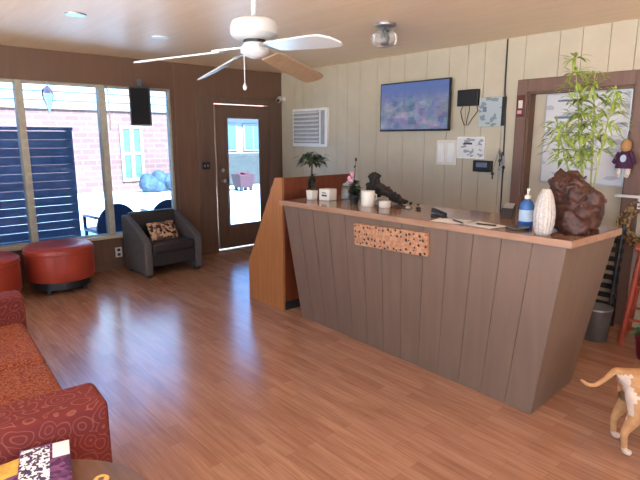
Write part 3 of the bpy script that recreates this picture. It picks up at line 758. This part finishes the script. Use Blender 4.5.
# gnarled brown driftwood sculpture and the potted bamboo behind it
t = thing('carved_root', 'gnarled dark brown carved root sculpture right of the pale vase', 'sculpture', (2.87, 1.165, ZT))
rnd = random.Random(3)
q = bm_new()
for p, r in (((.0, .0, .05), .085), ((-.0, .05, .10), .075), ((.0, .085, .17), .06), ((-.01, .075, .25), .065), ((.0, .105, .285), .05), ((.0, .03, .28), .055), ((.0, .0, .20), .08), ((.0, -.05, .13), .075), ((.0, -.07, .20), .045), ((.0, -.08, .08), .05), ((0, .1, .06), .04)):
    ball(q, p, r, 4)
for v in q.verts:
    c = v.co
    n1 = Vector((noise.noise(c * 14), noise.noise(c * 14 + Vector((9, 3, 1))), noise.noise(c * 14 + Vector((2, 7, 5)))))
    n2 = Vector((noise.noise(c * 45), noise.noise(c * 45 + Vector((9, 3, 1))), noise.noise(c * 45 + Vector((2, 7, 5)))))
    v.co = c + n1 * .022 + n2 * .013
    v.co.z = max(v.co.z, 0)
remesh(obj('root_mass', q, 'drift', t, angle=180), .007)
for k in range(30):
    q = bm_new()
    a = rnd.uniform(0, 6.28); z = rnd.uniform(.08, .30); cy_ = .075 if z > .2 else .0
    p = Vector((.055 * math.cos(a), cy_ + .06 * math.sin(a), z)); d = Vector((math.cos(a), math.sin(a), rnd.uniform(-.3, 1))) * rnd.uniform(.03, .045)
    tube(q, [p, p + d * .5, p + d * .85 + Vector((0, 0, .006)), p + d * .9 + Vector((rnd.uniform(-.01, .01), rnd.uniform(-.01, .01), .018))], [.014, .011, .008, .004], 8)
    obj('root_spur', q, 'drift', t)

t = thing('potted_bamboo', 'tall green bamboo in dark brown pot at the right end of the counter', 'plant', (3.10, 1.20, ZT))
q = bm_new(); lathe(q, [(.06, 0), (.07, .01), (.088, .09), (.084, .15), (.08, .155), (.072, .14)], seg=36); obj('pot', q, 'pot', t)
q = bm_new(); lathe(q, [(.085, .148), (.093, .152), (.095, .168), (.088, .172), (.076, .16)], seg=36); obj('pot_rim', q, 'pot_red', t)
q = bm_new(); disc(q, (0, 0, .15), (0, 0, 1), .078, 24); obj('soil', q, 'drift', t)
canes = [((0, .03, .14), (0, .10, .62), (-.02, .14, .95)), ((.02, 0, .14), (.02, .02, .6), (.01, .04, .86)), ((-.02, -.02, .14), (-.03, -.05, .5), (-.02, -.09, .76)), ((-.01, .05, .14), (-.03, .17, .45), (-.02, .21, .60)), ((.01, .02, .14), (.0, .07, .4), (0, .09, .72))]
rb = random.Random(11)
for cn in canes:
    a_, m_, e_ = map(Vector, cn)
    q = bm_new(); pts = [(a_ * (1 - s) * (1 - s) + m_ * 2 * s * (1 - s) + e_ * s * s) for s in [i / 9 for i in range(10)]]
    tube(q, pts, [.006 - .0004 * i for i in range(10)], 8)
    for p in pts[1:-1:2]: tube(q, [p - Vector((0, 0, .004)), p + Vector((0, 0, .004))], .0075, 8)
    ob = obj('cane', q, 'cane', t)
    q = bm_new()
    for i, p in enumerate(pts):
        if i < 4: continue
        for k in range(26 if i < 9 else 16):
            a = rb.uniform(0, 6.28); d = Vector((math.cos(a), math.sin(a), rb.uniform(-.6, .8)))
            off = Vector((math.cos(a), math.sin(a), rb.uniform(-.3, .5))) * rb.uniform(.005, .075 if i < 8 else .03)
            leaf(q, p + off, d, rb.uniform(.05, .095), rb.uniform(.012, .020), rb.uniform(.1, .6))
    for i in (4, 6, 8):
        for k in range(3):
            a = rb.uniform(0, 6.28); tube(q, [pts[i], pts[i] + Vector((math.cos(a) * .08, math.sin(a) * .08, .04))], [.002, .001], 5)
    o = obj('foliage', q, 'leaf', ob); o['kind'] = 'stuff'

# ------------------------------------------------------------------ cream wall fittings
def wall_box(name, mname, parent, y0, y1, z0, z1, d0, d1, bevel=.003):
    """a box on the cream wall; depths d0..d1 measured out from the wall face"""
    q = bm_new(); bx(q, -d1, -d0, y0, y1, z0, z1); return obj(name, q, mname, parent, bevel=bevel)
t = thing('television', 'flat black television showing a bluish picture on the cream wall', 'television', (XW, 3.70, 1.89))
wall_box('wall_mount', 'black', t, -.15, .15, -.1, .1, 0, .04)
wall_box('cabinet', 'black', t, -.475, .475, -.265, .265, .04, .075)
M['screen'] = screen_mat()
q = bm_new(); bx(q, -.0775, -.0755, -.462, .462, -.245, .252); obj('screen', q, 'screen', t, smooth=False)

t = thing('wall_vent', 'white louvred air unit on the cream wall near the door', 'vent', (XW, 5.50, 1.69))
wall_box('housing', 'white', t, -.36, .36, -.255, .255, 0, .045, .006)
wall_box('grille_back', 'grey', t, -.21, .33, -.21, .22, .045, .047, 0)
for k in range(8):
    q = bm_new(); box(q, (-.062, .06, -.18 + k * .054), (.03, .54, .006), Matrix.Rotation(R(-35), 3, 'Y')); obj('louvre', q, 'white', t)
wall_box('control_panel', 'grey', t, -.32, -.245, -.22, .22, .045, .05)

t = thing('wall_mount_router', 'black router box on the cream wall right of the television', 'router', (XW, 3.04, 1.945))
wall_box('case', 'black', t, -.12, .12, -.08, .08, 0, .04, .006)
q = bm_new()
for k in range(3): tube(q, [(-.02, -.1 + k * .08, -.08), (-.025, -.12 + k * .1, -.13), (-.01, -.05 + k * .06, -.2), (-.006, .0 + k * .02, -.27)], .004, 6)
obj('wires', q, 'black', t)
t = thing('notice_sign', 'pale blue notice panel with dark edge on the cream wall', 'sign', (XW, 2.775, 1.80))
wall_box('backing_board', 'black', t, -.145, .12, -.135, .135, 0, .022)
wall_box('face', 'panel', t, -.11, .135, -.14, .138, .022, .028)
wall_box('picture', 'header', t, .05, .09, .0, .05, .028, .030, 0)
t = thing('certificate', 'white framed certificate with dark print below the notice panel', 'picture', (XW, 2.99, 1.455))
wall_box('frame', 'white', t, -.16, .16, -.11, .11, 0, .015)
wall_box('page', 'cert', t, -.145, .145, -.095, .095, .015, .017, 0)
wall_box('heading', 'ink', t, -.02, .08, .03, .05, .017, .018, 0)
t = thing('light_switch', 'cream double switch plate on the wall below the television', 'switch', (XW, 3.28, 1.40))
wall_box('plate', 'ceramic', t, -.125, .125, -.13, .13, 0, .012)
for s in (-.06, .06): wall_box('rocker', 'white', t, s - .04, s + .04, -.10, .10, .012, .02)
t = thing('card_reader', 'small black box on the wall below the white certificate', 'device', (XW, 2.83, 1.275))
wall_box('case', 'black', t, -.10, .10, -.055, .055, 0, .05, .006)
wall_box('display', 'header', t, -.06, .06, -.01, .035, .05, .052, 0)
t = thing('key_cluster', 'tangle of keys on a hook beside the small black box', 'keys', (XW, 2.66, 1.44))
q = bm_new(); tube(q, [(0, 0, 0), (-.04, 0, -.005), (-.045, 0, .015)], .004, 6); obj('hook', q, 'steel', t)
rk = random.Random(4)
for k in range(7):
    q = bm_new(); y = rk.uniform(-.06, .07); z = -.03 - k * .032
    tube(q, [(-.034, 0, -.01), (-.03, y * .5, z * .5), (-.026, y, z)], .0018, 5)
    ball(q, (-.024, y, z - .012), .018, 2, (.25, 1, 1)); box(q, (-.024, y, z - .045), (.005, .012, .04)); obj('key', q, 'steel' if k % 2 else 'black', t)
b = bm_new(); tube(b, [(XW - .008, 2.66, HC - .005), (XW - .008, 2.655, 2.0), (XW - .01, 2.63, 1.75), (XW - .008, 2.62, 1.2), (XW - .008, 2.61, .3)], .007, 8)
tag(obj('wall_cable', b, 'black'), 'black cable running down the cream wall left of the brown casing', 'cable')
b = bm_new(); bx(b, XW - .03, XW - .002, 4.35, 5.0, .0, .12)
b.free()

# board in the recessed doorway
t = thing('notice_board', 'white board with faint blue lines on the recessed door', 'board', (XW + .10, 1.92, 1.55))
wall_box('frame', 'steel', t, -.345, .375, -.405, .395, 0, .016)
wall_box('sheet', 'blueboard', t, -.33, .36, -.39, .38, .016, .018, 0)
for z, a_, b_, h in ((.325, .03, .26, .016), (.18, .14, .28, .02), (-.33, -.02, .24, .02), (.05, .1, .26, .01), (-.1, .05, .28, .008)): wall_box('ink_line', 'header', t, a_, b_, z - h / 2, z + h / 2, .018, .0192, 0)
t = thing('painted_plaque', 'small red and white plaque on the left brown door casing', 'plaque', (XW - .025, 2.47, 1.84))
wall_box('board', 'pot_red', t, -.035, .04, -.095, .095, 0, .014, .005)
wall_box('picture', 'ceramic', t, -.02, .02, -.02, .05, .014, .017, .0)
wall_box('picture', 'pink', t, -.015, .025, -.07, -.04, .014, .017, .0)
t = thing('cloth_doll', 'purple dressed cloth doll hanging on the right brown door casing', 'doll', (XW - .03, 1.535, 1.24))
q = bm_new(); ball(q, (-.045, 0, .25), .052, 3, (.9, 1, 1.05)); obj('head', q, 'skin', t)
q = bm_new(); lathe(q, [(.085, .07), (.08, .1), (.06, .18), (.03, .22)], (-.05, 0, 0), 20); 
for v in q.verts: v.co.x = -.045 + (v.co.x + .05) * .55
tube(q, [(-.05, .05, .19), (-.055, .1, .11)], [.026, .02], 8); tube(q, [(-.05, -.05, .19), (-.055, -.1, .11)], [.026, .02], 8); obj('dress', q, 'purple', t)
q = bm_new(); disc(q, (-.088, 0, .15), (-1, 0, .15), .03, 16); obj('chest_patch', q, 'label_w', t)
for s in (-.04, .04):
    q = bm_new(); tube(q, [(-.045, s, .09), (-.05, s, .03), (-.07, s, .01)], [.028, .026, .022], 8); obj('foot', q, 'ceramic', t)
q = bm_new(); tube(q, [(-.04, 0, .29), (-.02, 0, .36), (0, 0, .37)], .003, 6); obj('hanger', q, 'black', t)
t.scale = (.8, .78, 1)
t = thing('wall_poster', 'pale blue poster on the cream wall right of the brown casing', 'poster', (XW, 1.19, 1.74))
wall_box('sheet', 'blueboard', t, -.21, .21, -.29, .29, 0, .004, 0)
wall_box('heading', 'header', t, -.17, .17, .2, .25, .004, .005, 0)
# ledge and wreath
t = thing('wall_ledge', 'narrow white ledge on the wall right of the bamboo', 'shelf', (XW, 1.2, 1.09))
wall_box('board', 'white', t, -.35, .37, -.009, .009, .026, .10)
wall_box('bracket', 'white', t, -.2, -.17, -.1, -.012, 0, .09); wall_box('bracket', 'white', t, .18, .20, -.1, -.012, .026, .09)
t = thing('twig_wreath', 'round tan twig wreath hanging below the white ledge', 'wreath', (XW - .035, 1.34, .87))
q = bm_new()
rw = random.Random(8)
for k in range(12):
    rr = .15 + rw.uniform(-.035, .035); ph = rw.uniform(0, 6)
    pts = [(-.03 + .02 * math.sin(3 * a + ph), (rr + .02 * math.sin(4 * a + ph)) * math.cos(a), (rr + .02 * math.cos(5 * a + ph)) * math.sin(a)) for a in [2 * math.pi * i / 30 for i in range(31)]]
    tube(q, pts, .011, 6)
obj('twig_ring', q, 'wreath', t)
q = bm_new(); tube(q, [(-.03, 0, .16), (-.005, 0, .20), (.03, 0, .205)], .003, 6); obj('hanging_wire', q, 'steel', t)

# ------------------------------------------------------------------ things on the floor past the counter
t = thing('black_rack', 'black slatted rack leaning by the right wall behind the counter end', 'rack', (4.38, 1.40, 0), 0)
for dy in (.02, .30):
    q = bm_new(); tube(q, [(0, dy + .04, .015), (.02, dy, .89)], .016, 8); obj('upright', q, 'black', t)
for k in range(11):
    q = bm_new(); z = .08 + k * .075; bx(q, -.012 + .02 * z, .008 + .02 * z, .03 - .04 * z, .35 - .04 * z, z - .02, z + .02); obj('slat', q, 'black', t)
for dy in (.06, .34):
    q = bm_new(); tube(q, [(.02, dy - .03, .6), (.14, dy, .012)], .011, 8); obj('leg', q, 'black', t)

t = thing('waste_bin', 'dark grey waste bin on the floor beside the red stool', 'bin', (4.15, 1.46, 0))
q = bm_new(); lathe(q, [(.08, 0), (.085, .005), (.105, .25), (.11, .255), (.103, .255), (.08, .02)], seg=32); obj('tub', q, 'bin_grey', t)
q = bm_new(); lathe(q, [(.102, .25), (.112, .252), (.112, .264), (.102, .266)], seg=32); obj('rim', q, 'steel', t)
t = thing('red_stool', 'tall red wooden stool standing near the right wall', 'stool', (4.40, 1.13, 0), R(10))
q = bm_new(); bx(q, -.17, .17, -.17, .17, .73, .765); obj('seat', q, 'red_wood', t, bevel=.008)
for sx in (-1, 1):
    for sy in (-1, 1):
        q = bm_new(); tube(q, [(sx * .13, sy * .13, .73), (sx * .19, sy * .19, 0)], [.021, .019], 10); obj('leg', q, 'red_wood', t)
for z, k in ((.25, .17), (.5, .15)):
    for s in (-1, 1):
        q = bm_new(); tube(q, [(-k, s * k, z), (k, s * k, z)], .011, 8); tube(q, [(s * k, -k, z - .05), (s * k, k, z - .05)], .011, 8); obj('stretcher', q, 'red_wood', t)
t = thing('floor_plant', 'green plant in crimson pot at the edge by the red stool', 'plant', (3.95, .98, 0))
t.location = (4.02, 1.05, 0)
q = bm_new(); lathe(q, [(.06, 0), (.068, .006), (.088, .15), (.094, .155), (.094, .17), (.085, .17)], seg=28); obj('pot', q, 'crimson', t)
q = bm_new()
for k in range(60):
    a = random.uniform(0, 6.28); leaf(q, (random.uniform(-.05, .05), random.uniform(-.05, .05), .16 + random.uniform(0, .04)), (math.cos(a), math.sin(a), random.uniform(.4, 1.6)), random.uniform(.08, .14), .03, .5)
o = obj('leaves', q, 'green_pot', t); o['kind'] = 'stuff'

# ------------------------------------------------------------------ seating
def ottoman(x, y, lab):
    t = thing('ottoman', lab, 'ottoman', (x, y, 0), 0, 'red ottomans under the window')
    q = bm_new(); lathe(q, [(.26, .13), (.31, .135), (.325, .155), (.328, .30), (.325, .415)], seg=48); obj('drum', q, 'red_vinyl', t)
    q = bm_new(); lathe(q, [(.325, .415), (.332, .425), (.328, .455), (.30, .478), (.2, .487), (.05, .489)], seg=48); obj('cushion', q, 'red_vinyl', t)
    q = bm_new(); tube(q, [(.329 * math.cos(a), .329 * math.sin(a), .418) for a in [2 * math.pi * i / 48 for i in range(49)]], .006, 6, cap=False); obj('piping', q, 'red_vinyl', t)
    q = bm_new(); lathe(q, [(.27, .05), (.28, .055), (.28, .13), (.2, .132)], seg=40); obj('plinth', q, 'black', t)
    for k in range(4):
        a = math.pi / 4 + k * math.pi / 2
        q = bm_new(); tube(q, [(.23 * math.cos(a), .23 * math.sin(a), .06), (.25 * math.cos(a), .25 * math.sin(a), 0)], [.03, .02], 10); obj('leg', q, 'black', t)
ottoman(1.40, 5.70, 'round red ottoman standing nearest the grey armchair')
ottoman(.665, 5.50, 'round red ottoman cut off by the left picture edge')

t = thing('armchair', 'slate grey woven armchair in front of the window', 'armchair', (2.555, 5.77, 0), R(2))
def arm_side(sx):
    q = bm_new(); prof = [(-.30, .03), (.28, .03), (.30, .66), (.22, .665), (-.05, .55), (-.27, .43), (-.30, .41)]
    x0_, x1_ = (-.36, -.27) if sx < 0 else (.27, .36)
    prism(q, prof, 'x', x0_, x1_); obj('armrest', q, 'wicker', t, bevel=.02, bseg=3)
arm_side(-1); arm_side(1)
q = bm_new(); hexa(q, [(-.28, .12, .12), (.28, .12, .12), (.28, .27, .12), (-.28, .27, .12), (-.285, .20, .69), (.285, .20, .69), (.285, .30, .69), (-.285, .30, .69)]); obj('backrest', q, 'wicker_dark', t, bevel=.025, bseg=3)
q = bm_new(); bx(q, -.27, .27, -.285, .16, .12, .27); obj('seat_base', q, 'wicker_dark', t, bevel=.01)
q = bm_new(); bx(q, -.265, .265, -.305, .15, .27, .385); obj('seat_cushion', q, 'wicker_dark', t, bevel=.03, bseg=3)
for sx in (-.30, .30):
    for sy in (-.25, .22):
        q = bm_new(); bx(q, sx - .025, sx + .025, sy - .025, sy + .025, 0, .05); obj('leg', q, 'black', t)
b = bm_new(); bmesh.ops.create_grid(b, x_segments=12, y_segments=12, size=.5)
for v in list(b.verts):
    e = (1 - (2 * v.co.x) ** 2) * (1 - (2 * v.co.y) ** 2); v.co = Vector((v.co.x * .34, v.co.y * .22, .012 + .045 * max(e, 0) ** .5))
geo = bmesh.ops.duplicate(b, geom=b.verts[:] + b.edges[:] + b.faces[:])['geom']
for v in [g for g in geo if isinstance(g, bmesh.types.BMVert)]: v.co.z = -v.co.z
bmesh.ops.remove_doubles(b, verts=b.verts, dist=.003)
o = obj('throw_pillow', b, 'pillow'); o.location = (2.53, 5.70, .485); o.rotation_euler = (R(58), 0, R(6))
tag(o, 'brown and cream patterned pillow lying on the slate armchair', 'pillow')

t = thing('sofa', 'red swirl patterned sofa in the lower left corner', 'sofa', (.18, 2.73, 0), R(-3.5))
def rbox(name, m, x0, x1, y0, y1, z0, z1, bv=.035, par=None):
    q = bm_new(); bx(q, x0, x1, y0, y1, z0, z1); return obj(name, q, m, par or t, bevel=bv, bseg=4)
rbox('base', 'swirl', -.42, .36, -.664, .729, .08, .30, .015)
rbox('armrest', 'swirl', -.42, .44, -.88, -.665, .06, .605, .03); rbox('armrest', 'swirl', -.42, .40, .73, .90, .06, .62, .03)
rbox('backrest', 'swirl', -.47, -.28, -.664, .729, .12, .84, .05)
rbox('seat_cushion', 'sofa_seat', -.27, .385, -.66, .03, .30, .46, .04); rbox('seat_cushion', 'sofa_seat', -.27, .385, .036, .725, .30, .46, .04)
for sx in (-.36, .34):
    for sy in (-.82, .8): q = bm_new(); bx(q, sx - .03, sx + .03, sy - .03, sy + .03, 0, .08); obj('leg', q, 'black', t)

t = thing('round_table', 'round dark brown side table beside the red sofa arm', 'table', (.15, 1.40, 0))
q = bm_new(); lathe(q, [(.36, .462), (.395, .466), (.40, .48), (.395, .497), (.38, .50)], seg=64); obj('tabletop', q, 'dark_wood', t)
q = bm_new(); lathe(q, [(.05, .03), (.045, .2), (.06, .46)], seg=24); obj('pedestal', q, 'dark_wood', t)
q = bm_new(); lathe(q, [(.24, 0), (.24, .012), (.10, .03), (.05, .04)], seg=40); obj('base', q, 'dark_wood', t)

def magazine(x, y, rz, w_, l_, z, h, lab, cover, extra):
    t = thing('magazine', lab, 'magazine', (x, y, z), R(rz), 'magazines on the round table')
    q = bm_new(); bx(q, -w_ / 2 + .002, w_ / 2 - .002, -l_ / 2 + .002, l_ / 2 - .002, 0, h - .001); obj('pages', q, 'paper', t)
    q = bm_new(); bx(q, -w_ / 2, w_ / 2, -l_ / 2, l_ / 2, h - .001, h); obj('cover', q, cover, t, smooth=False)
    for (nm, mm, x0_, x1_, y0_, y1_) in extra:
        q = bm_new(); bx(q, x0_, x1_, y0_, y1_, h, h + .0006); obj(nm, q, mm, t, smooth=False)
magazine(.31, 1.69, -14, .15, .25, .5125, .012, 'purple magazine with white printed blocks at the table edge', 'purple_cover',
         (('text_block', 'news', -.072, .014, -.12, .115), ('white_block', 'paper', .022, .073, .03, .12)))
magazine(.205, 1.695, 2, .17, .22, .5, .012, 'yellow and purple magazine at the left on the round table', 'purple_cover', (('yellow_block', 'yellow', -.08, .083, .02, .107), ('yellow_block', 'yellow', -.08, .02, -.1, -.02)))
t = thing('coaster', 'small gold patterned coaster on the round table edge', 'coaster', (.43, 1.53, .5))
q = bm_new(); lathe(q, [(.022, 0), (.024, .003), (.022, .005)], seg=24); obj('disc', q, 'gold', t)
q = bm_new(); lathe(q, [(.009, .005), (.009, .0058), (.004, .0058)], seg=24); obj('ring', q, 'dark_wood', t)

# ------------------------------------------------------------------ dog, seen from behind, walking out of the frame
def skin_mesh(name, verts, edges, radii, m, parent, root=0, lv=2):
    me = bpy.data.meshes.new(name); me.from_pydata([Vector(v) for v in verts], edges, [])
    o = bpy.data.objects.new(name, me); COL.objects.link(o)
    sk = o.modifiers.new('skin', 'SKIN'); sk.use_smooth_shade = True; sk.branch_smoothing = .6
    for i, r in enumerate(radii):
        sv = me.skin_vertices[0].data[i]; sv.radius = r if isinstance(r, tuple) else (r, r); sv.use_root = (i == root)
    sub_smooth(o, lv)
    dg = bpy.context.evaluated_depsgraph_get(); dg.update()
    me2 = bpy.data.meshes.new_from_object(o.evaluated_get(dg)); me2.name = name
    o.modifiers.clear(); o.data = me2; me2.materials.clear()
    for mm in (m if isinstance(m, (list, tuple)) else [m]): me2.materials.append(M[mm])
    for p in me2.polygons: p.use_smooth = True
    o.parent = parent
    return o
t = thing('dog', 'tan dog with pale hind legs walking past the counter end', 'dog', (2.70, .795, 0), R(-41))
V = []; Ed = []; Rd = []
def add(p, r, link=None):
    V.append(p); Rd.append(r)
    if link is not None: Ed.append((link, len(V) - 1))
    return len(V) - 1
pel = add((.035, 0, .365), (.078, .082))
lo = add((.15, 0, .355), (.085, .092), pel); mid = add((.28, 0, .335), (.10, .108), lo); ch = add((.41, 0, .325), (.108, .115), mid)
sh = add((.50, 0, .37), (.085, .09), ch); nk = add((.58, 0, .46), .065, sh); hd = add((.64, 0, .53), (.066, .066), nk); mz = add((.73, 0, .50), .040, hd); ns = add((.79, 0, .485), .028, mz)
for s in (-1, 1):
    dx = 0 if s < 0 else .03
    hp = add((.03 + dx, s * .05, .33), (.062, .068), pel); kn = add((.052 + dx, s * .068, .225), .044, hp); hk = add((-.012 + dx, s * .072, .125), .019, kn); pa = add((.0 + dx, s * .075, .028), .015, hk); to = add((.035 + dx, s * .075, .015), .018, pa)
    sd = add((.45, s * .06, .30), .055, ch); el = add((.43, s * .07, .21), .033, sd); wr_ = add((.45, s * .07, .10), .020, el); fp = add((.455, s * .07, .025), .018, wr_); ft = add((.495, s * .07, .016), .019, fp)
t0 = add((-.045, 0, .425), .017, pel); t1 = add((-.09, .0, .375), .0125, t0); t2 = add((-.135, 0, .343), .0115, t1); t3 = add((-.175, 0, .345), .010, t2); t4 = add((-.215, 0, .375), .007, t3)
dg_ = skin_mesh('body', V, Ed, Rd, ['dog_tan', 'dog_white'], t)
for p in dg_.data.polygons:
    c = p.center
    if (.19 < c.z < .41 and -.06 < c.x < .012 + .03 * noise.noise(c * 20) and abs(c.y) > .012) or c.z < .05: p.material_index = 1
for s in (-1, 1):
    q = bm_new(); leaf(q, (.62, s * .05, .585), (-.3, s * .7, -.5), .09, .06, .2); obj('ear', q, 'dog_tan', t)
    q = bm_new(); ball(q, (.685, s * .035, .55), .009, 2); obj('eye', q, 'black', t)
q = bm_new(); ball(q, (.815, 0, .49), .014, 2); obj('nose', q, 'black', t)

# ------------------------------------------------------------------ light
W = bpy.data.worlds.new('sky'); scene.world = W; W.use_nodes = True
nt = W.node_tree; bg = nt.nodes['Background']
SKY_S, SUN_S = 3.4, 38.0
bg.inputs['Color'].default_value = (.50, .71, 1.0, 1); bg.inputs['Strength'].default_value = SKY_S
sun = bpy.data.lights.new('sun', 'SUN'); sun.energy = SUN_S; sun.angle = R(.6); sun.color = (1, .95, .88)
so = bpy.data.objects.new('sun', sun); COL.objects.link(so); so.rotation_euler = (R(47), 0, R(8))

# ------------------------------------------------------------------ camera
cam = bpy.data.cameras.new('camera'); cam.sensor_fit = 'HORIZONTAL'; cam.sensor_width = 36; cam.lens = 515 / 640 * 36; cam.clip_start = .02; cam.clip_end = 200
co = bpy.data.objects.new('camera', cam); COL.objects.link(co)
co.location = (0, 0, 1.55); co.rotation_euler = (R(90 - 11.2), 0, R(-41.2)); scene.camera = co

scene.view_settings.view_transform = 'Standard'; scene.view_settings.look = 'None'
scene.view_settings.gamma = 1; scene.view_settings.use_curve_mapping = False
scene.view_settings.exposure = 0.65
cy = scene.cycles
cy.max_bounces = 10; cy.diffuse_bounces = 6; cy.glossy_bounces = 5; cy.transparent_max_bounces = 12; cy.transmission_bounces = 8
cy.sample_clamp_indirect = 20; cy.use_denoising = True; cy.caustics_reflective = False; cy.caustics_refractive = False
